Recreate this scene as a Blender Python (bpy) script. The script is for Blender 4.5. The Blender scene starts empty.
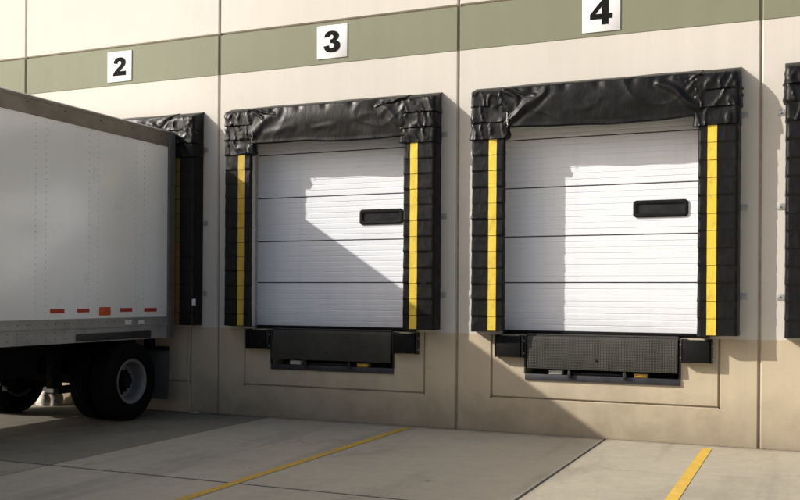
import bpy, bmesh, math, random
from mathutils import Vector, Matrix, noise
PI = math.pi
sc = bpy.context.scene
col = sc.collection

# ------------------------------------------------------------------ helpers
class MB:
    """collects faces (with a material slot) and links them as one mesh object"""
    def __init__(s):
        s.v = []; s.f = []; s.m = []
    def face(s, pts, m=0):
        i = len(s.v); s.v += [tuple(p) for p in pts]; s.f.append(tuple(range(i, i + len(pts)))); s.m.append(m)
    def box(s, x0, x1, y0, y1, z0, z1, m=0):
        i = len(s.v)
        s.v += [(x, y, z) for x in (x0, x1) for y in (y0, y1) for z in (z0, z1)]
        for q in ((0,1,3,2),(4,6,7,5),(0,4,5,1),(2,3,7,6),(0,2,6,4),(1,5,7,3)):
            s.f.append(tuple(i + k for k in q)); s.m.append(m)
    def grid(s, rows, m=0, closed=False):
        """rows: list of rows of points"""
        i = len(s.v); n = len(rows[0])
        for r in rows: s.v += [tuple(p) for p in r]
        for a in range(len(rows) - 1):
            for b in range(n if closed else n - 1):
                c = (b + 1) % n
                s.f.append((i + a*n + b, i + a*n + c, i + (a+1)*n + c, i + (a+1)*n + b)); s.m.append(m)
    def tube(s, pts, r, n=10, m=0, caps=True):
        pts = [Vector(p) for p in pts]; rows = []
        for k, p in enumerate(pts):
            d = (pts[min(k+1, len(pts)-1)] - pts[max(k-1, 0)]).normalized()
            up = Vector((0,0,1)) if abs(d.z) < .9 else Vector((1,0,0))
            a = d.cross(up).normalized(); b = d.cross(a)
            rr = r[k] if isinstance(r, (list, tuple)) else r
            rows.append([p + a*rr*math.cos(2*PI*j/n) + b*rr*math.sin(2*PI*j/n) for j in range(n)])
        s.grid(rows, m, True)
        if caps:
            s.face(rows[0][::-1], m); s.face(rows[-1], m)
    def lathe_x(s, prof, n=48, m=0):
        """prof: (x, radius) pairs turned about the x axis"""
        rows = [[(x, r*math.cos(2*PI*j/n), r*math.sin(2*PI*j/n)) for j in range(n)] for x, r in prof]
        s.grid(rows, m, True)
    def build(s, name, mats, parent=None, smooth=False, bevel=0, sharp=35, loc=None):
        me = bpy.data.meshes.new(name)
        me.from_pydata(s.v, [], s.f)
        if not isinstance(mats, (list, tuple)): mats = [mats]
        for m in mats: me.materials.append(m)
        me.polygons.foreach_set('material_index', s.m)
        bm = bmesh.new(); bm.from_mesh(me)
        bmesh.ops.remove_doubles(bm, verts=bm.verts, dist=1e-5)
        bmesh.ops.recalc_face_normals(bm, faces=bm.faces)
        if bevel:
            ed = [e for e in bm.edges if len(e.link_faces) == 2 and e.calc_face_angle(0) > .5]
            bmesh.ops.bevel(bm, geom=ed, offset=bevel, segments=2, profile=.5, affect='EDGES', clamp_overlap=True)
            smooth = True
        bm.to_mesh(me); bm.free()
        if smooth:
            me.shade_smooth(); me.set_sharp_from_angle(angle=math.radians(sharp))
        o = bpy.data.objects.new(name, me); col.objects.link(o)
        if loc: o.location = loc
        if parent:
            o.parent = parent
        return o

def tag(o, label=None, cat=None, group=None, kind=None):
    for k, v in (('label', label), ('category', cat), ('group', group), ('kind', kind)):
        if v: o[k] = v
    return o
def thing(name, label, cat, loc=(0,0,0), group=None):
    o = bpy.data.objects.new(name, None); col.objects.link(o); o.location = loc; o.empty_display_size = .2
    return tag(o, label, cat, group)
def copy_tree(o, parent=None):
    c = o.copy(); col.objects.link(c)
    if parent: c.parent = parent
    for ch in list(o.children): copy_tree(ch, c)
    return c

# ------------------------------------------------------------------ materials
class NM:
    def __init__(s, name, rough=.6, metal=0, spec=.5, coat=0):
        s.m = bpy.data.materials.new(name); s.m.use_nodes = True
        s.t = s.m.node_tree; s.b = s.t.nodes['Principled BSDF']
        s.b.inputs['Roughness'].default_value = rough; s.b.inputs['Metallic'].default_value = metal
        s.b.inputs['Specular IOR Level'].default_value = spec; s.b.inputs['Coat Weight'].default_value = coat
        s.b.inputs['Coat Roughness'].default_value = .15
        g = s.n('ShaderNodeNewGeometry'); s.pos = g.outputs['Position']     # world metres
        tc = s.n('ShaderNodeTexCoord'); s.obj = tc.outputs['Object']
    def n(s, t): return s.t.nodes.new(t)
    def link(s, a, b): s.t.links.new(a, b)
    def map(s, scale=(1,1,1), src=None, rot=(0,0,0), loc=(0,0,0)):
        m = s.n('ShaderNodeMapping'); m.inputs['Scale'].default_value = scale; m.inputs['Rotation'].default_value = rot
        m.inputs['Location'].default_value = loc
        s.link(src or s.pos, m.inputs['Vector']); return m.outputs[0]
    def noise(s, scale, detail=4, rough=.55, vec=None, dist=0):
        t = s.n('ShaderNodeTexNoise'); t.inputs['Scale'].default_value = scale; t.inputs['Detail'].default_value = detail
        t.inputs['Roughness'].default_value = rough; t.inputs['Distortion'].default_value = dist
        s.link(vec or s.pos, t.inputs['Vector']); return t.outputs['Fac']
    def voro(s, scale, feature='F1', vec=None, out='Distance'):
        t = s.n('ShaderNodeTexVoronoi'); t.feature = feature; t.inputs['Scale'].default_value = scale
        s.link(vec or s.pos, t.inputs['Vector']); return t.outputs[out]
    def ramp(s, fac, a, b, va=0., vb=1.):
        r = s.n('ShaderNodeMapRange'); r.inputs[1].default_value = a; r.inputs[2].default_value = b
        r.inputs[3].default_value = va; r.inputs[4].default_value = vb; s.link(fac, r.inputs[0]); return r.outputs[0]
    def math(s, op, a, b=None):
        r = s.n('ShaderNodeMath'); r.operation = op
        for k, v in ((0, a), (1, b)):
            if v is None: continue
            if isinstance(v, (int, float)): r.inputs[k].default_value = v
            else: s.link(v, r.inputs[k])
        return r.outputs[0]
    def mix(s, fac, a, b, mode='MIX'):
        r = s.n('ShaderNodeMix'); r.data_type = 'RGBA'; r.blend_type = mode
        for k, v in ((0, fac), (6, a), (7, b)):
            if isinstance(v, (int, float)): r.inputs[k].default_value = v
            elif isinstance(v, (tuple, list)): r.inputs[k].default_value = (*v, 1)
            else: s.link(v, r.inputs[k])
        return r.outputs[2]
    def sep(s, src=None):
        r = s.n('ShaderNodeSeparateXYZ'); s.link(src or s.pos, r.inputs[0]); return r.outputs
    def color(s, c):
        if isinstance(c, (tuple, list)): s.b.inputs['Base Color'].default_value = (*c, 1)
        else: s.link(c, s.b.inputs['Base Color'])
        return s
    def rough(s, v): s.link(v, s.b.inputs['Roughness']); return s
    def bump(s, h, strength=.3, dist=.01, normal=None):
        b = s.n('ShaderNodeBump'); b.inputs['Strength'].default_value = strength; b.inputs['Distance'].default_value = dist
        s.link(h, b.inputs['Height'])
        if normal: s.link(normal, b.inputs['Normal'])
        s.link(b.outputs[0], s.b.inputs['Normal']); return b.outputs[0]

def plain(name, c, rough=.5, metal=0, var=.25, scale=9, bump=.15, spec=.5):
    k = NM(name, rough, metal, spec)
    n = k.noise(scale, 6, .65)
    k.color(k.mix(k.ramp(n, .3, .7), tuple(x*(1-var) for x in c), tuple(min(1, x*(1+var*.6)) for x in c)))
    k.rough(k.ramp(k.noise(scale*2.3, 4), .3, .7, max(.05, rough-.1), min(1, rough+.12)))
    k.bump(k.noise(scale*12, 4), bump, .002)
    return k.m

def wall_paint(name, c, grime=.3, base=False):
    k = NM(name, .62, 0, .3)
    big = k.ramp(k.noise(.45, 3), .3, .7)
    streak = k.ramp(k.noise(1.0, 5, .6, k.map((5, 5, .22))), .35, .75)
    fine = k.ramp(k.noise(38, 4), .3, .7)
    cc = k.mix(big, tuple(x*.95 for x in c), tuple(min(1, x*1.03) for x in c))
    cc = k.mix(k.math('MULTIPLY', streak, .09 + grime*.1), cc, tuple(x*.55 for x in c))
    cc = k.mix(k.math('MULTIPLY', fine, .05), cc, tuple(x*.6 for x in c))
    pt = k.ramp(k.noise(1.3, 6, .7), .52, .66)
    cc = k.mix(k.math('MULTIPLY', pt, .07), cc, tuple(x*.6 for x in c))
    run = k.ramp(k.noise(1.0, 4, .6, k.map((14, 14, .16))), .60, .78)
    cc = k.mix(k.math('MULTIPLY', run, .10), cc, tuple(x*.5 for x in c))
    if base:
        z = k.sep()[2]
        dn = k.noise(2.6, 6, .65)
        d = k.ramp(k.math('ADD', z, k.math('MULTIPLY', dn, -.9)), -.45, .22, 1, 0)
        cc = k.mix(k.math('MULTIPLY', d, .55), cc, (.16, .125, .085))
        sp = k.ramp(k.voro(16, vec=k.map((1, 1, .8))), .0, .10, 1, 0)
        cc = k.mix(k.math('MULTIPLY', k.math('MULTIPLY', sp, k.ramp(k.noise(2.2, 3), .5, .65)), .5), cc, (.11, .085, .06))
        scuff = k.ramp(k.noise(3.2, 6, .7, k.map((1, 1, 2.5))), .56, .72)
        cc = k.mix(k.math('MULTIPLY', scuff, .28), cc, tuple(x*.45 for x in c))
    k.color(cc)
    pits = k.ramp(k.voro(55), .02, .16)
    k.bump(k.math('ADD', k.math('MULTIPLY', k.noise(90, 5, .6), .6), k.math('ADD', k.math('MULTIPLY', pits, .25), k.noise(3, 3))), .32, .004)
    return k.m

M = {}
M['cream'] = wall_paint('cream_paint', (.655, .622, .56), .25)
M['tan'] = wall_paint('tan_paint', (.58, .49, .35), .6, True)
M['green'] = wall_paint('sage_paint', (.225, .235, .16), .3)
M['joint'] = plain('joint_sealant', (.30, .25, .18), .8, 0, .3)
M['roofing'] = plain('roof_membrane', (.35, .34, .32), .8)

def concrete():
    k = NM('apron_concrete', .85, 0, .3)
    geo = k.pos
    c0 = (.53, .472, .345)
    oi = k.n('ShaderNodeAttribute'); oi.attribute_name = 'tone'
    big = k.ramp(k.noise(.55, 5, .6), .3, .72)
    med = k.ramp(k.noise(3.2, 7, .68), .32, .7)
    trow = k.ramp(k.noise(1.0, 4, .6, k.map((.7, 7, 1), rot=(0, 0, .12))), .35, .7)
    fine = k.ramp(k.noise(70, 5, .7), .25, .75)
    cc = k.mix(big, tuple(x*.80 for x in c0), tuple(x*1.12 for x in c0))
    cc = k.mix(k.math('MULTIPLY', med, .38), cc, (.36, .325, .265))
    cc = k.mix(k.math('MULTIPLY', trow, .22), cc, (.60, .55, .46))
    cc = k.mix(k.math('MULTIPLY', fine, .30), cc, (.30, .27, .22))
    g2 = k.ramp(k.noise(22, 6, .75), .38, .66)
    cc = k.mix(k.math('MULTIPLY', g2, .22), cc, (.62, .57, .48))
    spk = k.ramp(k.voro(48), .03, .13, 1, 0)
    cc = k.mix(k.math('MULTIPLY', spk, .42), cc, (.10, .09, .075))
    spk2 = k.ramp(k.voro(9, vec=k.map((1, 1, 1), loc=(3, 1, 0))), .015, .04, 1, 0)
    cc = k.mix(k.math('MULTIPLY', spk2, .75), cc, (.06, .055, .05))
    stain = k.ramp(k.noise(.9, 6, .7, k.map((1.2, .45, 1), loc=(4.3, 1, 0)), .6), .54, .72)
    cc = k.mix(k.math('MULTIPLY', stain, .36), cc, (.12, .108, .09))
    dr = k.math('MULTIPLY', k.ramp(k.voro(3.1, vec=k.map((1, .8, 1), loc=(1.7, .4, 0))), .03, .11, 1, 0), k.ramp(k.noise(.8, 3), .5, .6))
    cc = k.mix(k.math('MULTIPLY', dr, .5), cc, (.09, .08, .065))
    mot = k.ramp(k.noise(7.5, 8, .75), .36, .64)
    cc = k.mix(k.math('MULTIPLY', mot, .22), cc, (.27, .245, .20))
    # tyre tracks: long dark smears that run towards the docks
    tr = k.ramp(k.noise(1.0, 4, .6, k.map((2.1, .09, 1), loc=(.7, 0, 0))), .55, .72)
    cc = k.mix(k.math('MULTIPLY', tr, .32), cc, (.105, .098, .088))
    sx, sy, sz = k.sep()
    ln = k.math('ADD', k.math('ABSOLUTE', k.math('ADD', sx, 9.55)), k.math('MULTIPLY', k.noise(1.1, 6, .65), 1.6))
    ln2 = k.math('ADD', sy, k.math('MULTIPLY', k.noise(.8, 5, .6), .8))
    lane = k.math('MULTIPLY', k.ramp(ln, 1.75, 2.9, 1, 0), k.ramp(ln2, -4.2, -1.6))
    cc = k.mix(k.math('MULTIPLY', lane, .72), cc, (.085, .075, .06))  # dark stain added under the trailer to cut light bouncing off the ground
    y = k.sep()[1]
    d = k.ramp(k.math('ADD', y, k.math('MULTIPLY', k.noise(4, 6, .7), .55)), .06, .38)
    cc = k.mix(k.math('MULTIPLY', d, .6), cc, (.11, .095, .07))
    cr = k.voro(.34, 'DISTANCE_TO_EDGE', vec=None)
    wv = k.n('ShaderNodeVectorMath'); wv.operation = 'ADD'
    nz = k.n('ShaderNodeTexNoise'); nz.inputs['Scale'].default_value = 2.2; nz.inputs['Detail'].default_value = 6
    k.link(k.pos, nz.inputs['Vector']); sc_ = k.n('ShaderNodeVectorMath'); sc_.operation = 'SCALE'; sc_.inputs[3].default_value = .55
    k.link(nz.outputs['Color'], sc_.inputs[0]); k.link(k.pos, wv.inputs[0]); k.link(sc_.outputs[0], wv.inputs[1])
    cr = k.voro(.27, 'DISTANCE_TO_EDGE', vec=wv.outputs[0])
    crack = k.math('MULTIPLY', k.ramp(cr, .0, .005, 1, 0), k.ramp(k.noise(.35, 2), .47, .55))
    cc = k.mix(k.math('MULTIPLY', crack, .28), cc, (.10, .085, .07))
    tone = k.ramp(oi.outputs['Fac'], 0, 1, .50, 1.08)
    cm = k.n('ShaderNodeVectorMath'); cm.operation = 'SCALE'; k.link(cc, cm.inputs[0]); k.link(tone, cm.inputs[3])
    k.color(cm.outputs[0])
    k.rough(k.ramp(med, 0, 1, .74, .92))
    k.bump(k.math('ADD', k.math('MULTIPLY', k.noise(120, 5, .7), .5), k.math('ADD', k.noise(9, 5, .6), k.math('MULTIPLY', crack, -.5))), .35, .006)
    return k.m
M['concrete'] = concrete()
M['yard'] = plain('yard_ground', (.46, .40, .30), .9, 0, .35, 1.5)
M['jointdirt'] = plain('joint_dirt', (.05, .042, .034), .95, 0, .4, 20)

def line_paint():
    k = NM('yellow_line_paint', .7, 0, .3)
    w = k.noise(14, 7, .75); w2 = k.noise(1.6, 4)
    x = k.math('ADD', w, k.math('MULTIPLY', w2, .35))
    cc = k.mix(k.ramp(k.noise(5, 5), .3, .7), (.60, .375, .045), (.70, .46, .075))
    cc = k.mix(k.ramp(k.noise(45, 4), .5, .8, 0, .5), cc, (.32, .22, .07))
    cc = k.mix(k.ramp(x, .74, .82), cc, (.36, .325, .26))
    k.color(cc); k.bump(k.noise(110, 4), .3, .004)
    return k.m
M['line'] = line_paint()

def vinyl(name='black_vinyl', c=.0045):
    k = NM(name, .4, 0, .26)
    n1 = k.noise(5, 5, .6); n2 = k.noise(2.2, 4, .6, k.map((5, 5, 2.2), rot=(0, .7, 0)), 1.2)
    k.color(k.mix(k.ramp(k.noise(7, 6, .7), .5, .8), (c, c, c*1.02), (c*1.9, c*1.85, c*1.75)))
    k.rough(k.ramp(n1, .3, .7, .34, .50))
    k.bump(k.math('ADD', k.math('MULTIPLY', n2, 1.0), k.math('MULTIPLY', k.noise(16, 4, .6), .15)), .18, .022)
    return k.m
M['vinyl'] = vinyl()
def stripe(name, ca, cb, amt):
    k = NM(name, .5, 0, .3)
    g = k.ramp(k.noise(9, 7, .72, k.map((1, 1, .6))), .5, .75)
    cc = k.mix(k.math('MULTIPLY', g, amt), ca, cb)
    cc = k.mix(k.ramp(k.voro(22), .02, .09, .6, 0), cc, (.16, .11, .03))
    k.color(cc); k.bump(k.noise(8, 4), .4, .012)
    return k.m
M['stripe'] = stripe('yellow_vinyl', (.78, .57, .06), (.26, .18, .035), .55)
M['shadestripe'] = stripe('shade_yellow_vinyl', (.60, .41, .045), (.20, .13, .025), .6)  # yellow darkened to paint in shade on a left pad
M['deepshadestripe'] = stripe('deep_shade_yellow_vinyl', (.16, .095, .02), (.06, .04, .015), .8)  # same yellow browned to paint in the trailer's shade

def door_white():
    k = NM('door_white_steel', .42, 0, .45)
    n = k.ramp(k.noise(1.3, 5, .6), .3, .7); s = k.ramp(k.noise(1, 5, .6, k.map((7, 7, .4))), .5, .8)
    cc = k.mix(n, (.80, .825, .87), (.85, .875, .92)); cc = k.mix(k.math('MULTIPLY', s, .14), cc, (.45, .43, .40))
    z = k.sep()[2]
    low = k.ramp(k.math('ADD', z, k.math('MULTIPLY', k.noise(4, 6, .7), -.55)), .92, 1.25, .30, 0)
    cc = k.mix(low, cc, (.40, .38, .34))
    scr = k.ramp(k.noise(1, 6, .75, k.map((1.3, 1, 14))), .64, .72)
    cc = k.mix(k.math('MULTIPLY', scr, .16), cc, (.42, .41, .40))
    k.color(cc)
    k.bump(k.math('ADD', k.math('MULTIPLY', k.noise(30, 4, .6, k.map((.25, 1, 2.2))), .3), k.noise(1.6, 3, .5, k.map((1, 1, .8)))), .22, .010)
    return k.m
M['door'] = door_white()
M['doorgap'] = plain('door_joint', (.05, .05, .05), .8)
M['rubber'] = plain('black_rubber', (.006, .006, .006), .7, 0, .4, 14, .4, .2)
M['tyre'] = plain('tyre_rubber', (.006, .0058, .0055), .9, 0, .35, 12, .4, .1)
def glass():
    k = NM('dark_glass', .08, 0, .3)
    k.color(k.mix(k.ramp(k.noise(6, 5), .4, .7), (.018, .018, .02), (.035, .034, .036))); k.rough(k.ramp(k.noise(18, 5), .4, .7, .06, .25))
    return k.m
M['glass'] = glass()
M['galv'] = plain('galvanised_steel', (.42, .42, .41), .5, .4, .3, 22, .2)
M['darksteel'] = plain('dark_painted_steel', (.035, .034, .033), .55, .2, .4, 10, .3)
M['frame'] = plain('chassis_black', (.007, .007, .007), .8, 0, .3, 8, .3, .15)
M['curb'] = plain('curb_angle_steel', (.05, .05, .06), .5, .3, .35, 8, .3)
M['pit'] = plain('pit_concrete', (.045, .04, .034), .9, 0, .4)
M['post'] = plain('trailer_post_grey', (.16, .155, .145), .5, .3, .25, 3, .15)
M['alu'] = plain('trailer_aluminium', (.215, .19, .16), .48, .55, .22, 2.5, .15)
M['rail'] = plain('trailer_rail_grey', (.36, .355, .335), .5, .35, .22, 2.5, .15)
M['sign'] = plain('sign_white', (.88, .88, .89), .45, 0, .05, 3, .05)
M['ink'] = plain('sign_black', (.012, .012, .012), .9, 0, .2, 5, .0, .1)
M['red'] = plain('reflector_red', (.42, .035, .02), .3, 0, .35, 40, .3)
M['orange'] = plain('reflector_orange', (.62, .09, .025), .3, 0, .2, 30, .3)
M['sticker'] = plain('sticker_white', (.75, .75, .74), .5, 0, .25, 40, .1)
M['rivet'] = plain('rivet_grey', (.52, .52, .50), .4, .2, .2)
M['darkrim'] = plain('wheel_rim_black', (.03, .03, .03), .6)
M['rim'] = plain('wheel_rim_grey', (.19, .185, .178), .45, .25, .25, 7, .2)
M['flap'] = plain('mud_flap_grey', (.085, .083, .078), .75, 0, .35, 4, .3)
M['yellowblock'] = plain('safety_yellow', (.62, .40, .05), .55, 0, .4, 18, .2)
M['paleblock'] = plain('pale_block', (.62, .60, .55), .6, 0, .3, 18, .2)
M['cable'] = plain('pale_cable', (.42, .39, .33), .6)
M['stone'] = plain('pale_stone', (.55, .52, .46), .9, 0, .5, 16, .8)
M['glint'] = plain('edge_glint_white', (.62, .61, .60), .6)

def plate():
    k = NM('checker_plate', .5, .1, .35)
    p = k.map((1, 1, 1), src=k.obj)
    x, y, z = k.sep(p)
    def lat(px, pz, ph):
        u = k.math('ADD', k.math('MULTIPLY', x, px), ph); v = k.math('ADD', k.math('MULTIPLY', z, pz), ph)
        return u, v
    a = k.math('SINE', k.math('MULTIPLY', k.math('ADD', x, z), 165.))
    b = k.math('SINE', k.math('MULTIPLY', k.math('SUBTRACT', x, z), 165.))
    d = k.ramp(k.math('MULTIPLY', a, b), .1, .6)
    g = k.ramp(k.noise(3.5, 6, .65), .32, .7)
    cc = k.mix(g, (.020, .0195, .015), (.050, .048, .039)); cc = k.mix(k.math('MULTIPLY', d, .5), cc, (.125, .122, .10))
    cc = k.mix(k.ramp(k.noise(2.5, 5, .7, k.map((3, 3, .5))), .55, .8, 0, .6), cc, (.05, .048, .04))
    k.color(cc); k.bump(d, .6, .004)
    return k.m
M['plate'] = plate()

def trailer_white():
    k = NM('trailer_white_panel', .30, 0, .6, 1.0); k.b.inputs['Coat IOR'].default_value = 1.8
    n = k.ramp(k.noise(.8, 4, .6), .3, .7); s = k.ramp(k.noise(1, 5, .65, k.map((4, 4, .25))), .5, .8)
    cc = k.mix(n, (.90, .91, .885), (.94, .95, .925))
    cc = k.mix(k.math('MULTIPLY', s, .07), cc, (.50, .48, .42))
    z = k.sep()[2]
    low = k.ramp(k.math('ADD', z, k.math('MULTIPLY', k.noise(1.5, 5), -.5)), 1.0, 1.8, .22, 0)
    cc = k.mix(low, cc, (.38, .36, .31))
    k.color(cc); k.rough(k.ramp(k.noise(2.5, 5), .3, .7, .25, .42))
    k.bump(k.noise(1.1, 2, .5, k.map((1, 1.4, .5))), .10, .016)
    return k.m
M['trailer'] = trailer_white()

# ------------------------------------------------------------------ ground
SP = 3.62                       # dock spacing
C4 = -2.315                     # centre of dock 4
DOCKS = {2: C4 - 2*SP, 3: C4 - SP, 4: C4, 5: C4 + SP}

mb = MB(); mb.face([(-400,-400,-.014),(400,-400,-.014),(400,400,-.014),(-400,400,-.014)])
tag(mb.build('ground', M['yard']), kind='structure')
def slabs():
    mb = MB(); tones = []; rnd = random.Random(4)
    xs = [-2.24 + 4.6*k for k in range(-8, 7)]; ys = [-.012, -4.16, -8.8]
    xs[7] = -6.88
    g = .012; gy = .022; ch = .006
    for a in range(len(xs)-1):
        for b in range(len(ys)-1):
            x0, x1, y1, y0 = xs[a]+g, xs[a+1]-g, ys[b]-(gy if b else 0), ys[b+1]+gy
            t = rnd.uniform(.55, .95)
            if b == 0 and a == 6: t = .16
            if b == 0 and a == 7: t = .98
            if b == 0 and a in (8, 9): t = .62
            nx, ny = 2, 2
            top = [(x0+ch,y0+ch,0),(x1-ch,y0+ch,0),(x1-ch,y1-ch,0),(x0+ch,y1-ch,0)]
            mid = [(x0,y0,-.006),(x1,y0,-.006),(x1,y1,-.006),(x0,y1,-.006)]
            bot = [(x,y,-.03) for x,y,z in mid]
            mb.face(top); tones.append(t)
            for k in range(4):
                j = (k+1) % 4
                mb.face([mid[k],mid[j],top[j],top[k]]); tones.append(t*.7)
                mb.face([bot[k],bot[j],mid[j],mid[k]], 1); tones.append(0)
    o = mb.build('concrete_apron', [M['concrete'], M['jointdirt']])
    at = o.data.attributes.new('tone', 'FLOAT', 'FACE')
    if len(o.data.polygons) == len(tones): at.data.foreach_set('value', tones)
    tag(o, kind='structure')
slabs()
mb = MB()
for x in [-2.24 + 4.6*k if k != -1 else -6.88 for k in range(-8, 7)]:
    mb.box(x-.011, x+.011, -8.8, -.012, -.02, -.0055)
for k, y in enumerate((-4.16, -8.79)):
    mb.face([(-39, y-.020, -.0045-.0002), (24, y-.020, -.0047), (24, y+.020, -.0047), (-39, y+.020, -.0047)])
tag(mb.build('joint_filler', M['jointdirt']), kind='structure')

def painted_line(x, y0, y1):
    mb = MB(); rnd = random.Random(int(x*100)); rows = []
    n = 160
    for k in range(n+1):
        y = y0 + (y1-y0)*k/n
        j = lambda: .004*noise.noise((x*3, y*9, rnd.random()*.2))
        rows.append([(x-.052+j(), y, .004), (x+.052+j(), y, .004)])
    mb.grid(rows)
    tag(mb.build('painted_line', M['line']), kind='structure')
for x, y0 in ((-4.735, -.16), (-1.058, -.24), (2.62, -.2)): painted_line(x, y0, -8.6)

# ------------------------------------------------------------------ building
bld = thing('warehouse_building', 'cream precast concrete warehouse wall with sage green band and row of loading docks', 'building', (0, 0, 0))
XL, XR, ZT = -33.0, 17.4, 8.4
JX = [-.53 - 3.605*k for k in range(-4, 9)][::-1]      # vertical panel joints
Z0, ZM, ZB0, ZB1 = 0.0, 1.222, 4.812, 5.385
W1, W2, GD = .024, .011, .022                          # joint half widths (face, bottom) and depth
def wall_mesh():
    mb = MB()
    def rect(x0, x1, z0, z1, m):
        if x1 - x0 > 1e-4 and z1 - z0 > 1e-4: mb.face([(x0,0,z0),(x1,0,z0),(x1,0,z1),(x0,0,z1)], m)
    def rect_hole(x0, x1, z0, z1, hx0, hx1, hz0, hz1, m, depth=.36):
        hz0 = max(hz0, z0); hz1 = min(hz1, z1)
        rect(x0, hx0, z0, z1, m); rect(hx1, x1, z0, z1, m); rect(hx0, hx1, z0, hz0, m); rect(hx0, hx1, hz1, z1, m)
        mb.face([(hx0,0,hz0),(hx0,depth,hz0),(hx0,depth,hz1),(hx0,0,hz1)], m); mb.face([(hx1,0,hz0),(hx1,depth,hz0),(hx1,depth,hz1),(hx1,0,hz1)], m)
        if hz1 < z1: mb.face([(hx0,0,hz1),(hx1,0,hz1),(hx1,depth,hz1),(hx0,depth,hz1)], m)
        if hz0 > z0: mb.face([(hx0,0,hz0),(hx1,0,hz0),(hx1,depth,hz0),(hx0,depth,hz0)], m)
    def vgroove(x, z0, z1, m, mj, w1=W1, w2=W2, d=GD):
        for a, b, mm in (((x-w1,0),(x-w2,d),m),((x-w2,d),(x+w2,d),mj),((x+w2,d),(x+w1,0),m)):
            mb.face([(a[0],a[1],z0),(b[0],b[1],z0),(b[0],b[1],z1),(a[0],a[1],z1)], mm)
    def hgroove(z, x0, x1, ma, mb_, mj, w1, w2, d):
        for a, b, mm in (((z-w1,0),(z-w2,d),ma),((z-w2,d),(z+w2,d),mj),((z+w2,d),(z+w1,0),mb_)):
            mb.face([(x0,a[1],a[0]),(x1,a[1],a[0]),(x1,b[1],b[0]),(x0,b[1],b[0])], mm)
    edges = [XL] + JX + [XR]
    for k in range(len(edges)-1):
        x0 = edges[k] + (W1 if k else 0); x1 = edges[k+1] - (W1 if k < len(edges)-2 else 0)
        dock = [n for n, c in DOCKS.items() if x0 < c < x1]
        hw = .017
        if dock:
            c = DOCKS[dock[0]]
            # lower zone: frame groove round the pit
            gx0, gx1, gz = c-1.355, c+1.355, .437
            rect(x0, gx0-hw, Z0, ZM, 1); rect(gx1+hw, x1, Z0, ZM, 1); rect(gx0-hw, gx1+hw, Z0, gz-hw, 1)
            if dock[0] != 2: rect_hole(gx0+hw, gx1-hw, gz+hw, ZM, c-.915, c+.925, .685, ZM, 1)
            else: rect(gx0+hw, gx1-hw, gz+hw, ZM, 1)
            vgroove(gx0, gz, ZM, 1, 3, hw, .007, .02); vgroove(gx1, gz, ZM, 1, 3, hw, .007, .02)
            hgroove(gz, gx0, gx1, 1, 1, 3, hw, .007, .02)
            if dock[0] != 2: rect_hole(x0, x1, ZM, ZB0-.004, c-1.25, c+1.25, ZM, 4.12, 0)
            else: rect(x0, x1, ZM, ZB0-.004, 0)
        else:
            rect(x0, x1, Z0, ZM, 1); rect(x0, x1, ZM, ZB0-.004, 0)
        hgroove(ZB0, x0, x1, 0, 2, 2, .004, .002, .006)
        rect(x0, x1, ZB0+.004, ZB1-.02, 2)
        hgroove(ZB1, x0, x1, 2, 0, 3, .02, .008, .022)
        rect(x0, x1, ZB1+.02, ZT, 0)
    for x in JX:
        for a, b, m in ((Z0,ZM,1),(ZM,ZB0,0),(ZB0,ZB1,2),(ZB1,ZT,0)): vgroove(x, a, b, m, 3)
    # the rest of the shell: core behind the panels, ends, coping
    mb.box(XL+.01, XR-.01, .37, 28, 0, ZT-.3, 0)
    mb.face([(XL,0,0),(XL,.37,0),(XL,.37,ZT),(XL,0,ZT)], 0); mb.face([(XR,0,0),(XR,.37,0),(XR,.37,ZT),(XR,0,ZT)], 0)
    mb.face([(XL,0,ZT),(XR,0,ZT),(XR,.37,ZT),(XL,.37,ZT)], 0)
    return mb.build('wall', [M['cream'], M['tan'], M['green'], M['joint']], bld)
wall_mesh()
mb = MB(); mb.box(XL+.02, XR-.02, .38, 27.99, ZT-.299, ZT-.2); mb.build('roof', M['roofing'], bld)

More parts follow.
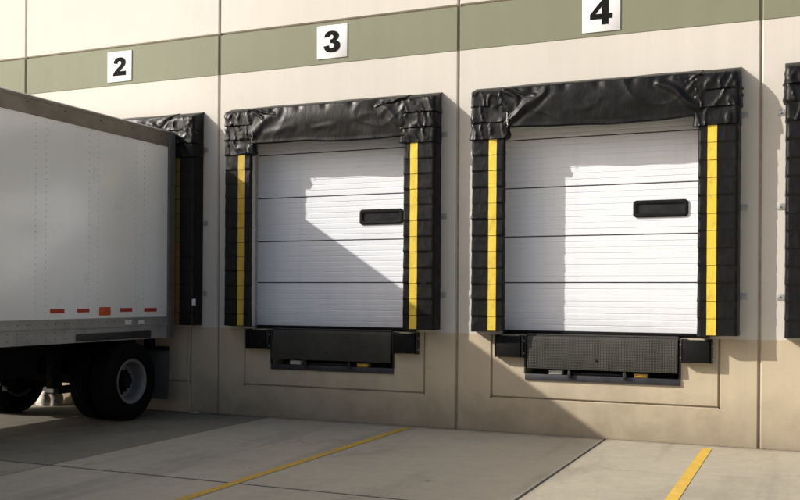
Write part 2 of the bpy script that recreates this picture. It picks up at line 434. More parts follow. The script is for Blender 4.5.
def rrect(cx, cz, w, h, r, n=6):
    pts = []
    for sx, sz, a0 in ((1,1,0),(-1,1,90),(-1,-1,180),(1,-1,270)):
        for k in range(n+1):
            a = math.radians(a0 + 90*k/n)
            pts.append((cx + sx*(w/2-r) + r*math.cos(a), cz + sz*(h/2-r) + r*math.sin(a)))
    return pts
def loading_door(c):
    Y = .14; mb = MB()
    secs = [1.262, 1.866, 2.440, 3.046, 3.650, 4.11]
    prof = []          # (y, z, material of the strip above)
    for a, b in zip(secs[:-1], secs[1:]):
        n = 8; a0, b0 = a+.007, b-.007
        prof += [(Y+.02, a, 1), (Y+.02, a0, 0), (Y+.004, a0, 0), (Y, a0+.004, 0)]
        for k in range(1, n):
            z = a0 + (b0-a0)*k/n
            dd = .0045 if k % 2 else .0025
            prof += [(Y, z-.010, 0), (Y+dd, z-.003, 0), (Y+dd, z+.003, 0), (Y, z+.006, 0)]
        prof += [(Y, b0-.004, 0), (Y+.004, b0, 0), (Y+.02, b0, 1)]
    x0, x1 = c-1.243, c+1.243
    for (y0, z0, m), (y1, z1, _) in zip(prof[:-1], prof[1:]):
        mb.face([(x0,y0,z0),(x1,y0,z0),(x1,y1,z1),(x0,y1,z1)], m)
    d = mb.build('loading_door', [M['door'], M['doorgap']], bld)
    # view window: rubber frame, dark pane
    wx, wz = c + .675, 2.742
    fr = MB(); o1 = rrect(wx, wz, .635, .205, .045); o2 = rrect(wx, wz, .615, .185, .04); i1 = rrect(wx, wz, .545, .122, .022); i2 = rrect(wx, wz, .535, .112, .02)
    fr.grid([[(x, Y-.002+.003, z) for x, z in o1], [(x, Y-.014, z) for x, z in o1], [(x, Y-.02, z) for x, z in o2],
             [(x, Y-.02, z) for x, z in i1], [(x, Y-.016, z) for x, z in i2], [(x, Y+.001, z) for x, z in i2]], 0, True)
    f = fr.build('window_frame', M['rubber'], d, True, sharp=50)
    pn = MB(); pn.face([(x, Y-.004, z) for x, z in i2]); pn.build('window_pane', M['glass'], d)
    bs = MB(); bs.box(x0, x1, Y-.012, Y+.03, 1.236, 1.2615); bs.build('bottom_seal', M['rubber'], d, bevel=.005)
    for s in (-1, 1):
        t = MB(); t.box(c+s*1.2465-.002, c+s*1.2465+.002, Y-.05, Y+.04, 1.23, 4.1); t.build('door_track', M['galv'], d)
    return d
for n in (3, 4, 5): loading_door(DOCKS[n])

# ------------------------------------------------------------------ number signs
GLYPH = {
 '4': [[(.55,1),(.83,1),(.83,.44),(1,.44),(1,.23),(.83,.23),(.83,0),(.52,0),(.52,.23),(0,.23),(0,.44)], [(.52,.72),(.25,.44),(.52,.44)]],
 '3': [[(.03,.70),(.06,.80),(.14,.91),(.27,.98),(.45,1.0),(.66,.98),(.82,.91),(.91,.80),(.91,.70),(.86,.61),(.76,.54),(.90,.47),(.98,.37),(.99,.26),(.93,.13),(.79,.04),(.62,0),(.42,0),(.22,.03),(.09,.12),(.01,.24),(0,.31),(.32,.34),(.35,.25),(.41,.20),(.49,.19),(.58,.22),(.63,.29),(.61,.37),(.53,.42),(.39,.43),(.39,.60),(.50,.61),(.57,.66),(.58,.72),(.54,.79),(.46,.81),(.38,.78),(.34,.71)]],
 '2': [[(.05,.68),(.08,.80),(.17,.92),(.32,.985),(.5,1),(.70,.985),(.86,.91),(.96,.79),(.97,.67),(.92,.55),(.80,.43),(.62,.31),(.52,.24),(.99,.24),(.99,0),(0,0),(.04,.13),(.14,.26),(.32,.40),(.52,.53),(.61,.62),(.62,.70),(.58,.76),(.50,.79),(.42,.77),(.37,.71),(.35,.64)]]}
def number_sign(x, z, ch, w, h, nw, nh, label):
    root = thing('number_sign', label, 'sign', (x, 0, z), 'dock number signs')
    b = MB(); b.box(-w/2, w/2, -.010, -.0035, -h/2, h/2); b.build('sign_plate', M['sign'], root, bevel=.002)
    for sx in (-1, 1):
        st = MB(); st.box(sx*w*.3-.015, sx*w*.3+.015, -.0034, .003, -h*.4, h*.4); st.build('standoff', M['galv'], root)
    cu = bpy.data.curves.new('glyph', 'CURVE'); cu.dimensions = '2D'; cu.fill_mode = 'BOTH'; cu.extrude = .0012
    for poly in GLYPH[ch]:
        sp = cu.splines.new('POLY'); sp.points.add(len(poly)-1); sp.use_cyclic_u = True
        for p, (a, c) in zip(sp.points, poly): p.co = ((a-.5)*nw, (c-.5)*nh, 0, 1)
    tmp = bpy.data.objects.new('glyph', cu); col.objects.link(tmp)
    me = bpy.data.meshes.new_from_object(tmp.evaluated_get(bpy.context.evaluated_depsgraph_get()))
    bpy.data.objects.remove(tmp); bpy.data.curves.remove(cu)
    me.name = 'numeral'; me.materials.clear(); me.materials.append(M['ink'])
    o = bpy.data.objects.new('numeral', me); col.objects.link(o); o.parent = root
    o.rotation_euler = (PI/2, 0, 0); o.location = (0, -.0118, 0)
number_sign(-9.503, 5.088, '2', .445, .45, .245, .275, 'white square sign with black number 2 above the white trailer')
number_sign(-5.94, 5.106, '3', .455, .445, .255, .295, 'white square sign with black number 3 above the middle dock')
number_sign(-2.326, 5.097, '4', .455, .465, .27, .30, 'white square sign with black number 4 at the top of the frame')

# ------------------------------------------------------------------ dock seals
def fb(x, y, z, o=3):
    return noise.fractal((x, y, z), 1.0, 2.0, o, noise_basis='PERLIN_ORIGINAL')
def ridge(x, y, z):
    return 1 - abs(noise.noise((x, y, z)))*2
def side_pad(root, s, seed, smat='stripe'):
    """s = -1 left, +1 right; local x from dock centre, z absolute; upright foam pad in overlapping pleats"""
    rnd = random.Random(seed*7+s)
    D = .215
    base = [(1.25, 0), (1.135, -D+.03), (1.15, -D), (1.545, -D), (1.56, -D+.03), (1.575, 0)]
    # resample the outline
    pts = []
    seg = [5, 3, 26, 3, 6]
    for k, n in enumerate(seg):
        a, b = Vector(base[k]), Vector(base[k+1])
        for j in range(n): pts.append(a + (b-a)*j/n)
    pts.append(Vector(base[-1]))
    nor = []
    for k in range(len(pts)):
        a = pts[max(k-1,0)]; b = pts[min(k+1,len(pts)-1)]; d = (b-a).normalized()
        nor.append(Vector((d.y, -d.x)))
        if nor[-1].dot(Vector((pts[k].x-1.355, pts[k].y+.08))) < 0: nor[-1] = -nor[-1]
    ztop, zbot, P = 4.232, 1.258, .1985
    bounds = [ztop]; z = ztop
    while z > zbot + .1:
        z -= P*rnd.uniform(.96, 1.04); bounds.append(max(z, zbot))
    bounds[-1] = zbot
    if bounds[-2] - bounds[-1] < .06: bounds.pop(-2)
    nfl = 3
    amps = [rnd.uniform(.75, 1.25) for _ in bounds]; tw = [rnd.uniform(-.25, .25) for _ in bounds]
    lean = [rnd.uniform(-.005, .005) for _ in bounds]
    def disp(p, q, z, k, t):
        top = k < nfl
        u = (p.x - 1.355)/.21
        if top: d = (.007 + .016*t**.8)*amps[k]
        else:   d = (.002 + .0045*t**1.5)*amps[k]
        d *= 1 + tw[k]*u*.7
        x_, y_ = p.x*s + seed*3.1, p.y
        cr = fb(x_*4, y_*4, z*4, 2)
        dia = ridge(x_*7 + z*4 + k*3.3, y_*4, z*2.5 - x_*5)**7
        d += (.010 if top else .003)*cr + (.020 if top else .003)*max(0, dia)
        return d
    rows = []; stripe_rows = []
    for k in range(len(bounds)-1):
        z1, z0 = bounds[k], bounds[k+1]
        nr = 9
        for j in range(nr+1):
            t = j/nr; z = z1 + (z0-z1)*t
            if j == nr: z += .001
            if j == 0 and k: z -= .006
            row = []
            for p, q in zip(pts, nor):
                d = disp(p, q, z, k, t) * (min(1, abs(p.y)/.05) if p.y > -.05 else 1)
                dz = lean[k]*t*(p.x-1.355)/.2 + (.007*noise.noise((p.x*6*s, k*5.1, seed)) * t if j == nr else 0)
                ex = p.x; ey = p.y
                if k == 0 and j < 3:
                    ey *= (1 - .10*(1 - j/3)**2); dz += -.012*(1-j/3) + .06*(p.y + D)/D*(1-j/3)
                if k < nfl and p.x < 1.3: ex -= .045*min(1, abs(p.y)/.1)
                row.append((s*(ex + q.x*d), ey + q.y*d, z + dz))
            rows.append(row)
    mb = MB(); mb.grid(rows)
    top, bot = rows[0], rows[-1]
    ctop = [(x, 0, 4.30) for x, y, z in top]
    mb.grid([top, ctop]); 
    cb = [(x, 0, z) for x, y, z in bot]
    mb.grid([bot, cb])
    o = mb.build('side_pad', M['vinyl'], root, True, sharp=60)
    # sewn-on yellow guide stripe that follows the pleats below the corner flaps
    st = MB()
    for k in range(nfl, len(bounds)-1):
        z1, z0 = bounds[k], bounds[k+1]
        srows = []
        for j in range(7):
            t = j/6; z = z1 + (z0-z1)*t - (.006 if j == 0 else 0)
            r = []
            for xx in (1.236, 1.262, 1.286, 1.312, 1.337):
                p = Vector((xx, -D)); q = Vector((0, -1))
                d = disp(p, q, z, k, t) + .0045
                r.append((s*xx + .002*noise.noise((k*3.3, z*4, seed)), -D - d, max(z, zbot+.012)))
            srows.append(r)
        st.grid(srows)
    st.build('yellow_stripe', M[smat], o, True, sharp=60)
    return o
def head_pad(root, seed):
    rnd = random.Random(seed*13+1)
    nx = 230; w = 1.165
    creases = []
    for s in (-1, 1):      # small gathers that fan out from the inner corners, and one soft fold
        for k in range(7):
            a = rnd.uniform(.15, 1.45); ln = rnd.uniform(.10, .34); r0 = rnd.uniform(.01, .12)
            ox, oz = s*(w + .03), 4.235
            dz = -1
            creases.append(((ox - s*r0*math.cos(a), oz + dz*r0*math.sin(a)*.7), (ox - s*(r0+ln)*math.cos(a), oz + dz*(r0+ln)*math.sin(a)*.7), rnd.uniform(.014, .030), rnd.uniform(.004, .011)))
        x0 = s*(w - rnd.uniform(.30, .55))
        creases.append(((x0, 4.16), (s*(w - .06), rnd.uniform(3.80, 3.92)), rnd.uniform(.035, .055), rnd.uniform(.012, .024)))
    for k in range(8):
        x0 = rnd.uniform(-.95, .95); ln = rnd.uniform(.15, .5); a = rnd.uniform(-.9, .9)
        z0 = rnd.uniform(3.80, 4.18)
        creases.append(((x0, z0), (x0 + ln*math.cos(a), z0 + ln*math.sin(a)*.6), rnd.uniform(.025, .06), rnd.uniform(.002, .006)))
    def cd(x, z):
        d = 0
        for (ax, az), (bx, bz), r, h in creases:
            px, pz = x-ax + .05*noise.noise((x*5, z*5, ax)), z-az + .05*noise.noise((x*5, z*5, 9+az)); vx, vz = bx-ax, bz-az; L = vx*vx+vz*vz
            t = max(0, min(1, (px*vx+pz*vz)/L)); dx, dz = px-vx*t, pz-vz*t
            dist = math.hypot(dx, dz)
            if dist < 4*r: d += h*math.exp(-(dist/r)**2)*(1-.5*abs(t-.5)) - .3*h*math.exp(-((dist-2*r)/r)**2)
        return d
    rows = []
    tacks = [-.8 + .4*k for k in range(5)]
    for i in range(nx+1):
        u = -1 + 2*i/nx; x = u*w
        sag = .018*math.sin(x*2.1 + seed) + .02*noise.noise((x*1.7, seed*2.7, 0)) - .012*(1-u*u)
        zb = 3.752 + sag
        tk = sum(math.exp(-((x-t)/.05)**2) for t in tacks)
        prof = []
        prof.append((0.0, 4.305 + .01*noise.noise((x*2, 7, seed))))
        for k in range(1, 5): prof.append((-.215*k/5, 4.305 - .066*k/5))
        prof.append((-.205, 4.236)); 
        N = 56
        for k in range(N+1):
            v = k/N; z = 4.226 + (zb-4.226)*v
            bulge = .022*math.sin(PI*min(1, v*1.1))*(1-.5*u*u) + .018*v
            y = -.218 - bulge - cd(x, z) - .012*fb(x*1.8, z*2.5, seed, 2) - .008*max(0, ridge(x*1.1 + z*1.1, z*1.6 - x*.5, seed*3.3))**6
            y += .012*tk*math.exp(-(v/.15)**2)
            prof.append((y, z - .008*tk*math.exp(-(v/.1)**2)))
        ye, ze = prof[-1]
        prof += [(ye+.012, ze-.012), (ye+.035, ze-.012), (-.06, zb+.02), (0, zb+.05)]
        rows.append([(x, y, z) for y, z in prof])
    mb = MB(); mb.grid(rows)
    mb.face(rows[0]); mb.face(rows[-1][::-1])
    return mb.build('head_pad', M['vinyl'], root, True, sharp=75)
def bracket_mb(s):
    mb = MB(); x0 = s*1.555; x1 = s*1.655
    a, b = min(x0, x1), max(x0, x1)
    mb.box(a, b, -.006, -.0005, -.036, .036)
    c0, c1 = min(x0, s*1.562), max(x0, s*1.562)
    mb.box(c0 + s*.006, c1 + s*.006, -.055, -.0062, -.036, .036)
    mb.tube([(s*1.628, -.006, 0), (s*1.628, -.016, 0)], .012, 6)
    return mb
def dock_seal(c, seed, label, smat='stripe'):
    root = thing('dock_seal', label, 'dock seal', (c, 0, 0), 'dock seals round the loading doors')
    lp = side_pad(root, -1, seed, 'shadestripe' if seed == 3 else smat); rp = side_pad(root, 1, seed, smat); head_pad(root, seed)
    for s in (-1, 1):
        for z in (1.705, 2.71, 3.755):
            bracket_mb(s).build('bracket', M['galv'], root, bevel=.0015, loc=(0, 0, z))
    # pale zigzag painting the glint of torn edges, left pad's inner corner
    mb = MB(); rnd = random.Random(seed)
    p = [(-1.098 + .01*(k % 2) + rnd.uniform(-.004, .004), -.255 - .008*(k % 2), 3.93 - .022*k) for k in range(9)]
    mb.tube(p, .006, 6); mb.build('edge_glint', M['glint'], lp, True)
    return root, lp, rp
r2, _, rp2 = dock_seal(DOCKS[2] - .02, 2, 'black padded dock seal behind the rear of the white trailer', 'deepshadestripe')
dock_seal(DOCKS[3], 3, 'black padded dock seal round the half shaded door under number 3')
dock_seal(DOCKS[4], 4, 'black padded dock seal round the sunny door under number 4')
dock_seal(DOCKS[5], 5, 'black padded dock seal cut off by the right edge of the frame')
mb = MB(); mb.box(1.60-.03, 1.66-.03, -.25, -.243, 1.53, 1.63); tagp = mb.build('sticker', M['sticker'], rp2, bevel=.001)

# ------------------------------------------------------------------ levellers and bumpers
def leveler(c, label):
    root = thing('dock_leveler', label, 'dock leveler', (c, 0, 0), 'dock levelers under the doors')
    w = .915
    # hanging lip: checker plate with a hinge knuckle along the top
    lp = MB(); rows = []
    for z, y in ((1.222, -.012), (1.205, -.036), (1.17, -.046), (.83, -.066), (.815, -.062), (.815, -.040), (1.17, -.02), (1.2, -.008)):
        rows.append([(-w+.035, y, z), (w-.012, y, z)])
    lp.grid(rows); lp.build('lip_plate', M['plate'], root, True, sharp=40)
    hb = MB(); hb.tube([(-w+.03, -.012, 1.226), (w-.01, -.012, 1.226)], .014, 10); hb.build('hinge_tube', M['darksteel'], root, True)
    dk = MB(); dk.box(-w+.02, w-.02, .012, .35, 1.19, 1.228); dk.build('deck', M['plate'], root)
    # pit: dark back and floor, steel curb angle below, jamb angles
    pt = MB(); pt.face([(-w,.33,.69),(w,.33,.69),(w,.33,1.22),(-w,.33,1.22)]); pt.face([(-w,.012,.689),(w,.012,.689),(w,.33,.689),(-w,.33,.689)])
    pt.build('pit', M['pit'], root)
    cu = MB(); cu.box(-w-.004, w+.014, -.022, .012, .668, .742); cu.box(-w, w+.01, .0125, .10, .73, .741); cu.build('curb_angle', M['curb'], root, bevel=.004)
    for s in (-1, 1):
        j = MB(); x = s*(w+.004) + (.006 if s > 0 else 0); j.box(x-.012, x+.012, -.014, .03, .743, 1.215); j.build('jamb_angle', M['darksteel'], root, bevel=.003)
    for x in (-.36, .30):
        k = MB(); k.box(x-.018, x+.018, -.060, -.0225, .735, .79); k.box(x-.03, x+.03, -.045, -.0225, .716, .7345); k.box(x-.012, x+.012, -.062, -.048, .7905, .806)
        k.build('lip_keeper', M['darksteel'], root, bevel=.003)
    br = MB(); br.tube([(-.34, .03, .762), (.28, .03, .762)], .018, 10); br.box(-.33, .27, .02, .035, .7415, .752)
    br.build('lip_bar', M['darksteel'], root, True)
    b = MB(); b.box(-.62, -.455, -.012, .10, .745, .80); b.box(-.615, -.46, -.018, -.0125, .752, .79); b.build('stop_block', M['paleblock'], root, bevel=.004)
    b = MB(); b.box(.40, .555, -.012, .10, .745, .79); b.box(.43, .53, -.02, -.0125, .75, .786); b.build('safety_block', M['yellowblock'], root, bevel=.004)
    s = MB(); s.tube([(-.03, -.0555, .93), (-.03, -.066, .93)], .014, 8); s.build('bolt_hole', M['rubber'], root)
    return root
leveler(DOCKS[3]-.0, 'dock leveler with hanging lip in deep shade under door 3')
leveler(DOCKS[4], 'dock leveler with sunlit checker plate lip under door 4')
leveler(DOCKS[5], 'dock leveler under the right hand door beyond the frame edge')

def bumper(x0, x1, label):
    cx = (x0+x1)/2; w = x1-x0
    root = thing('dock_bumper', label, 'dock bumper', (cx, 0, 1.078), 'rubber bumpers beside the levelers')
    h = .138; y1 = -.004; y0 = -.106
    mb = MB(); n = 1; iw = w - .05
    rnd = random.Random(int(x0*1000))
    for k in range(n):
        a = -iw/2 + iw*k/n; b = a + iw/n - .001
        mb.box(a, b, y0 + rnd.uniform(-.0007, .0007), y1-.012, -h+.006+rnd.uniform(0,.001), h-.012-rnd.uniform(0,.001))
    mb.build('rubber_pad', M['rubber'], root, bevel=.006)
    for s in (-1, 1):
        e = MB(); xa = s*(w/2-.008)
        e.box(xa-.006, xa+.006, y0+.012, y1, -h, h); e.box(xa-.008 - (.05 if s > 0 else -.0), xa+.008 + (.05 if s < 0 else 0), y1-.0118, y1-.0005+.004, -h-.001, h+.001)
        ep = e.build('end_plate', M['darksteel'], root, bevel=.002)
        for z in (-.085, .07):
            bo = MB(); bo.tube([(xa+s*.006, y0+.06, z), (xa+s*.018, y0+.06, z)], .014, 6); bo.build('bolt', M['galv'], ep)
    return root
for n, a, b in ((3, 'black rubber bumper left of the leveler under door 3', 'black rubber bumper right of the leveler under door 3'),
                (4, 'black rubber bumper left of the leveler under door 4', 'black rubber bumper right of the leveler under door 4'),
                (5, 'black rubber bumper left of the leveler under the cut off door', 'black rubber bumper right of the leveler under the cut off door')):
    c = DOCKS[n]; bumper(c-1.29, c-.93, a); bumper(c+.94, c+1.29, b)

# ------------------------------------------------------------------ semi trailer
TX, TL, TR, TF = -8.33, -10.93, -.25, -15.4      # right side, left side, rear, front
tr = thing('semi_trailer', 'white box semi trailer backed into dock 2', 'trailer', ((TX+TL)/2, -8, 0))
off = Vector((-(TX+TL)/2, 8, 0))
def T(mb, name, mat, smooth=False, bevel=0, sharp=35, parent=None):
    mb.v = [(x+off.x, y+off.y, z) for x, y, z in mb.v]
    return mb.build(name, mat, parent or tr, smooth, bevel, sharp)
mb = MB()
mb.box(TL, TX-.004, TF, TR-.03, 1.38, 3.93)
body = T(mb, 'body', M['trailer'])
# riveted skin on both long sides: lapped sheets about 0.9 m wide
for sx, X in ((1, TX), (-1, TL)):
    mb = MB(); y = TR - .14; k = 0
    ys = [TR-.14, -.985]
    while ys[-1] - .905 > TF: ys.append(ys[-1]-.905)
    ys.append(TF)
    for a, b in zip(ys[:-1], ys[1:]):
        x = X + sx*(.0015 if k % 2 else .0); k += 1
        rows = []
        for j in range(9):
            yy = a + (b-a)*j/8
            rows.append([(x + sx*.0012*math.sin(3.1*yy + zz*2.3), yy, zz) for zz in [1.381 + (3.765-1.381)*i/16 for i in range(17)]])
        mb.grid(rows)
    rv = mb
    for yy in ys[1:-1]:
        for dy, st in ((-.085, .075), (.0+.08, .075)):
            z = 1.43 + (0 if dy < 0 else .037)
            while z < 3.74:
                cx, cy = X + sx*.0035, yy + dy
                r = .007
                rv.grid([[(cx + sx*h, cy + rr*math.cos(2*PI*q/7), z + rr*math.sin(2*PI*q/7)) for q in range(7)] for h, rr in ((0, r), (.003, r*.8), (.0042, r*.3))], 1, True)
                z += st
    T(mb, 'side_panel', [M['trailer'], M['rivet']], True)
    # rails
    mb = MB(); x0, x1 = sorted((X - sx*.02, X + sx*.014))
    mb.box(x0, x1, TF, TR, 3.77, 3.975)
    a, b = sorted((X + sx*.0145, X + sx*.019)); mb.box(a, b, TF, TR, 3.945, 3.974)
    a, b = sorted((X + sx*.0145, X + sx*.017)); mb.box(a, b, TF, TR, 3.770, 3.785)
    yy = TR - .3
    while yy > TF:
        cx = X + sx*.0143
        for z in (3.90,) : mb.tube([(cx, yy, z), (cx + sx*.004, yy, z)], .011, 8, 1)
        yy -= .62
    T(mb, 'top_rail', [M['alu'], M['darksteel']])
    mb = MB(); a, b = sorted((X - sx*.02, X + sx*.010)); mb.box(a, b, TF, TR, 1.2605, 1.3795)
    a, b = sorted((X + sx*.0102, X + sx*.02)); mb.box(a, b, TF, TR, 1.355, 1.3725); mb.box(a, b, TF, TR, 1.262, 1.273)
    a, b = sorted((X - sx*.02, X + sx*.003)); mb.box(a, b, TF, TR, 1.09, 1.26)
    a, b = sorted((X - sx*.08, X + sx*.012)); mb.box(a, b, TF, TR, 1.084, 1.0995)
    yy = TR-.2
    while yy > TF:
        for z in ((1.32,) if yy > -2.3 else (1.32, 1.22, 1.14)):
            cx = X + sx*(.0102 if z > 1.26 else .0032); mb.tube([(cx, yy, z), (cx + sx*.003, yy, z)], .007, 6, 1)
        yy -= .15
    T(mb, 'bottom_rail', [M['rail'], M['darksteel']])
    mb = MB(); a, b = sorted((X + sx*.0125, X + sx*.022)); mb.box(a, b, -2.2, -.76, 1.098, 1.192); T(mb, 'skid_plate', M['darksteel'], bevel=.003)
    mb = MB(); a, b = sorted((X - sx*.09, X + sx*.021)); mb.box(a, b, TR-.135, TR+.003, 1.078, 3.982); mb.box(*sorted((X+sx*.0212, X+sx*.027)), TR-.02, TR, 1.1, 3.95)
    T(mb, 'rear_post', M['post'], bevel=.004)
    # reflectors and stickers
    for y0, y1, z0, z1, m in ((-2.635,-2.40,1.453,1.503,'red'),(-2.18,-1.965,1.458,1.503,'red'),(-1.38,-1.14,1.457,1.506,'red'),(-.885,-.62,1.452,1.502,'red')):
        mb = MB(); a, b = sorted((X + sx*.0035, X + sx*.0065)); mb.box(a, b, y0, y1, z0, z1); T(mb, 'reflector_strip', M[m])
    mb = MB(); a, b = sorted((X + sx*.0035, X + sx*.014)); mb.box(a, b, -1.78, -1.575, 1.415, 1.522); T(mb, 'marker_reflector', M['orange'], bevel=.004)
    for y0, y1, z0, z1 in ((-1.285,-1.16,1.287,1.347),(-1.015,-.89,1.287,1.345)):
        mb = MB(); a, b = sorted((X + sx*.0101, X + sx*.012)); mb.box(a, b, y0, y1, z0, z1); T(mb, 'sticker', M['sticker'])
    mb = MB(); a, b = sorted((X + sx*.0033, X + sx*.006)); mb.box(a, b, -.575, -.475, 1.155, 1.225); T(mb, 'sticker', M['rail'])
mb = MB(); mb.box(TL-.012, TX+.012, TF, TR, 3.976, 3.99); T(mb, 'roof', M['trailer'], bevel=.004)
mb = MB(); mb.box(TL+.095, TX-.095, TR-.12, TR-.001, 3.80, 3.972); T(mb, 'rear_header', M['rail'], bevel=.004)
mb = MB(); mb.box(TL+.095, TX-.095, TR-.12, TR-.001, 1.1, 1.379); T(mb, 'rear_sill', M['darksteel'], bevel=.004)
# floor, cross members, slider frame
mb = MB(); mb.box(TL+.025, TX-.025, TF+.02, TR-.14, 1.27, 1.378); T(mb, 'floor', M['frame'])
mb = MB(); y = TR-.45
while y > TF+.3:
    mb.box(TL+.03, TX-.03, y-.03, y+.03, 1.15, 1.269); y -= .31
T(mb, 'cross_members', M['frame'])
AX = (-1.12, -4.25)
mb = MB()
for x in (-9.18, -10.08):
    mb.box(x-.06, x+.06, -5.3, -.45, .90, 1.149)
    for ya in AX:
        mb.box(x-.05, x+.05, ya-.62, ya-.44, .44, .899); mb.box(x-.045, x+.045, ya-.5, ya+.3, .36, .46)
        mb.tube([(x, ya+.22, .47), (x, ya+.22, .9)], [.12, .12], 14)
    mb.box(x-.05, x+.05, -3.2, -2.0, .62, .899)
mb.box(-10.55, -8.75, -.64, -.54, .47, 1.1); mb.box(-10.02, -9.24, -2.3, -2.1, .62, 1.1); mb.box(-10.02, -9.24, -5.25, -5.15, .9, 1.1)
mb.tube([(-9.9, -2.42, .72), (-9.3, -2.42, .72)], .15, 16)
T(mb, 'slider_frame', M['frame'], True)
for ya in AX:
    mb = MB(); mb.tube([(TL+.25, ya, .52), (TX-.25, ya, .52)], .065, 14)
    for x in (TL+.66, TX-.66): mb.tube([(x-.09, ya, .52), (x+.09, ya, .52)], .19, 24)
    T(mb, 'axle', M['frame'], True)
def make_wheel(rim='rim'):
    """dual-style steel wheel; local x outward, centre at the origin"""
    mb = MB()
    mb.lathe_x([(.0,.262),(.012,.298),(.006,.302),(-.006,.298),(-.012,.285),(-.04,.262),(-.09,.256),(-.16,.252),(-.235,.262),(-.25,.298)], 56)
    mb.lathe_x([(.0,.262),(-.02,.25),(-.075,.243),(-.13,.238),(-.16,.228),(-.165,.205)], 56)
    # dished disc with hand holes
    n = 60; rings = [(.205,-.165),(.185,-.168),(.165,-.166),(.145,-.160),(.118,-.155)]
    i = len(mb.v)
    for r, x in rings:
        for j in range(n): mb.v.append((x, r*math.cos(2*PI*j/n), r*math.sin(2*PI*j/n)))
    for a in range(len(rings)-1):
        for j in range(n):
            if a in (1, 2) and (j % 12) in (4, 5, 6, 7): continue
            k = (j+1) % n
            mb.f.append((i+a*n+j, i+a*n+k, i+(a+1)*n+k, i+(a+1)*n+j)); mb.m.append(0)
    mb.lathe_x([(-.152,.150),(-.148,.13),(-.12,.10),(-.07,.09),(-.055,.08),(-.05,.0)], 32, 1)
    for j in range(10):
        a = 2*PI*(j+.5)/10; y, z = .14*math.cos(a), .14*math.sin(a)
        mb.tube([(-.16, y, z), (-.115, y, z)], .013, 6, 1)
    mb.lathe_x([(-.215,.25),(-.215,.0)], 32, 1)
    w = mb.build('wheel', [M[rim], M['frame']], None, True, sharp=30)
    ty = MB(); R = .525
    prof = [(-.012,.285),(.004,.31),(.012,.36),(.016,.41),(.012,.455),(.002,.49),(-.006,.505),(-.018,R-.004)]
    for k in range(4):
        a = -.03 - .052*k
        prof += [(a, R), (a-.030, R), (a-.033, R-.013), (a-.044, R-.013), (a-.047, R)]
    prof += [(-.245,R-.004),(-.256,.49),(-.266,.455),(-.27,.41),(-.266,.36),(-.258,.31),(-.245,.285)]
    ty.lathe_x(prof, 72)
    for r in (.33, .385, .44):
        ty.lathe_x([(.006, r-.004), (.0175, r), (.006, r+.004)], 72)
    t = ty.build('tyre', M['tyre'], w, True, sharp=30)
    return w
for ya in AX:
    w0 = make_wheel('rim' if ya > -2 else 'darkrim'); first = True
    for side in (1, -1):
        for inner in (0, 1):
            w = w0 if first else copy_tree(w0); first = False
            w.parent = tr
            X = (TX - .015) if side > 0 else (TL + .015)
            x = X - side*(.34*inner)
            # the inner wheel of a pair is mounted reversed: its dish faces the axle
            flip = (side > 0) == bool(inner)
            if inner: x -= side*.265
            w.location = (x + off.x, ya + off.y, .525)
            w.rotation_euler = (math.radians(37*(1 + inner) + ya*20), 0, PI if flip else 0)
for x0, x1 in ((TX-.64, TX-.005), (TL+.005, TL+.64)):
    mb = MB(); rows = []
    for k in range(13):
        z = .905 - .70*k/12; rows.append([(x0 + (x1-x0)*j/10, -.33 - .006*math.sin(j*.9 + k*.4) - .012*(k/12)**2, z) for j in range(11)])
    mb.grid(rows); mb.grid([[(x, y+.008, z) for x, y, z in r] for r in rows]); T(mb, 'mud_flap', M['flap'], True)
    mb = MB(); mb.box(x0, x1, -.37, -.31, .90, .955); mb.box((x0+x1)/2-.05, (x0+x1)/2+.05, -.42, -.28, .955, 1.1); T(mb, 'flap_hanger', M['frame'], bevel=.004)
mb = MB(); mb.box(-10.75, TX-.10, -.262, -.17, .475, .58)
for x in (-9.1, -10.15): mb.box(x-.05, x+.05, -.26, -.18, .581, 1.1)
ug = T(mb, 'underride_guard', M['darksteel'], bevel=.005)
mb = MB(); mb.box(TX-.0995, TX-.085, -.265, -.168, .47, .585); T(mb, 'end_cap', M['rail'], bevel=.003, parent=ug)
for x in (TX-.55, TL+.55):
    mb = MB(); mb.box(x-.06, x+.06, -12.06, -11.94, .45, 1.15); mb.box(x-.045, x+.045, -12.045, -11.955, .02, .449); mb.box(x-.13, x+.13, -12.13, -11.87, 0.003, .019)
    T(mb, 'landing_leg', M['darksteel'], bevel=.004)

# ------------------------------------------------------------------ small things
mb = MB(); rnd = random.Random(9); p = []
for k in range(26):
    t = k/25; z = 1.2 - 1.185*t
    p.append((-8.215 + .03*t + .014*math.sin(t*9) + .012*noise.noise((t*5, 2, 1)), -.02 - .03*t, z))
p += [(-8.15, -.09, .014), (-8.05, -.13, .013), (-7.97, -.10, .013)]
mb.tube(p, .011, 8)
tag(mb.build('hanging_cable', M['cable'], None, True), 'thin pale cable hanging down the wall below dock seal behind the trailer', 'cable')
def stone(x, y, r, h, seed, label, name='stone'):
    bm = bmesh.new(); bmesh.ops.create_icosphere(bm, subdivisions=4, radius=1)
    for v in bm.verts:
        d = 1 + .22*fb(v.co.x*1.6+seed, v.co.y*1.6, v.co.z*1.6, 4)
        v.co = Vector((v.co.x*r*d, v.co.y*r*.7*d, max(-.2, v.co.z)*h*d))
    me = bpy.data.meshes.new(name); bm.to_mesh(me); bm.free(); me.materials.append(M['stone']); me.shade_smooth()
    o = bpy.data.objects.new(name, me); col.objects.link(o); o.location = (x, y, h*.15); tag(o, label, 'stone')
stone(-10.62, -.22, .21, .30, 1, 'pale pitted stone at the wall base seen under the trailer')

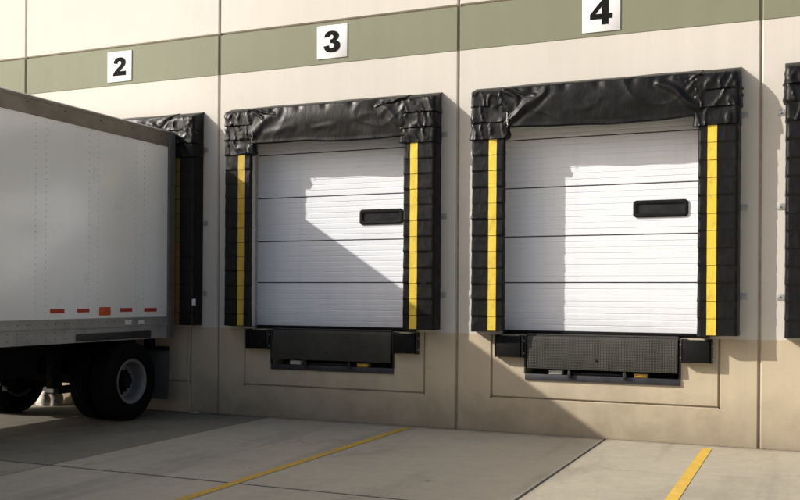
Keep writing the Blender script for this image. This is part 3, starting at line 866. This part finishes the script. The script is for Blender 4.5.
# dry leaves and grit blown along the foot of the wall
mb = MB(); rnd = random.Random(21)
def leaf(x, y, r):
    a = rnd.uniform(0, 6.3); t = rnd.uniform(-.5, .5); c, s_ = math.cos(a), math.sin(a); z = .004 + rnd.random()*.012
    pts = []
    for u, v in ((-1,0),(-.3,.45),(.5,.35),(1,0),(.4,-.4),(-.4,-.4)):
        pts.append((x + r*(u*c - v*s_), y + r*(u*s_ + v*c), z + r*(abs(v)*.6 + t*u*.4) + .3*r))
    mb.face(pts, rnd.choice((0, 0, 1)))
for k in range(150):
    x = rnd.choice((rnd.gauss(-7.9, .25), rnd.uniform(-8, 3), rnd.gauss(-.4, .5), rnd.gauss(-4.4, .3)))
    leaf(x, -.015 - abs(rnd.gauss(0, .05)) - .012, rnd.uniform(.006, .02))
for k in range(26): leaf(rnd.gauss(-8.35, .12), rnd.gauss(-1.75, .08), rnd.uniform(.012, .03))
for k in range(60): leaf(rnd.uniform(-8, 2), -.1 - rnd.random()**2*5, rnd.uniform(.004, .011))
M['leaf1'] = plain('dry_leaf', (.16, .11, .055), .9); M['leaf2'] = plain('dark_leaf', (.06, .045, .028), .9)
tag(mb.build('dry_leaves', [M['leaf1'], M['leaf2']]), 'dry leaves and grit scattered along the foot of the wall', 'leaves', kind='stuff')

# ------------------------------------------------------------------ light
Ld = Vector((1.9, 1.0, -1.245)).normalized()
sun = bpy.data.lights.new('sun', 'SUN'); sun.energy = 5.1; sun.angle = math.radians(.53); sun.color = (1, .955, .88)
so = bpy.data.objects.new('sun', sun); col.objects.link(so); so.location = (-20, -12, 14)
so.rotation_euler = Ld.to_track_quat('-Z', 'Y').to_euler()
w = bpy.data.worlds.new('World'); sc.world = w; w.use_nodes = True
nt = w.node_tree; bg = nt.nodes['Background']; sky = nt.nodes.new('ShaderNodeTexSky')
sky.sky_type = 'NISHITA'; sky.sun_disc = False
sky.sun_elevation = math.asin(-Ld.z); sky.sun_rotation = math.atan2(-Ld.x, -Ld.y)
sky.altitude = 100; sky.air_density = .8; sky.dust_density = 5; sky.ozone_density = .6
bg.inputs[1].default_value = .135
nt.links.new(sky.outputs[0], bg.inputs[0])

# ------------------------------------------------------------------ camera
f, yaw, roll, cy = 955.072, .40649, .0065688, 296.611
fwd = Vector((-math.sin(yaw), math.cos(yaw), 0)); rt = Vector((math.cos(yaw), math.sin(yaw), 0)); dn = Vector((0, 0, -1))
c_, s_ = math.cos(roll), math.sin(roll)
r2_ = c_*rt - s_*dn; d2_ = s_*rt + c_*dn
cam = bpy.data.cameras.new('camera'); co = bpy.data.objects.new('camera', cam); col.objects.link(co)
co.matrix_world = Matrix(((r2_.x, -d2_.x, -fwd.x, 0), (r2_.y, -d2_.y, -fwd.y, -11.44), (r2_.z, -d2_.z, -fwd.z, 1.68), (0, 0, 0, 1)))
cam.sensor_width = 36; cam.lens = f/800*36; cam.shift_y = (cy-250)/800; cam.clip_end = 2000; cam.clip_start = .1
sc.camera = co
sc.cycles.max_bounces = 7; sc.cycles.diffuse_bounces = 5; sc.cycles.glossy_bounces = 3
sc.view_settings.view_transform = 'Standard'; sc.view_settings.look = 'None'; sc.view_settings.exposure = 0; sc.view_settings.gamma = 1
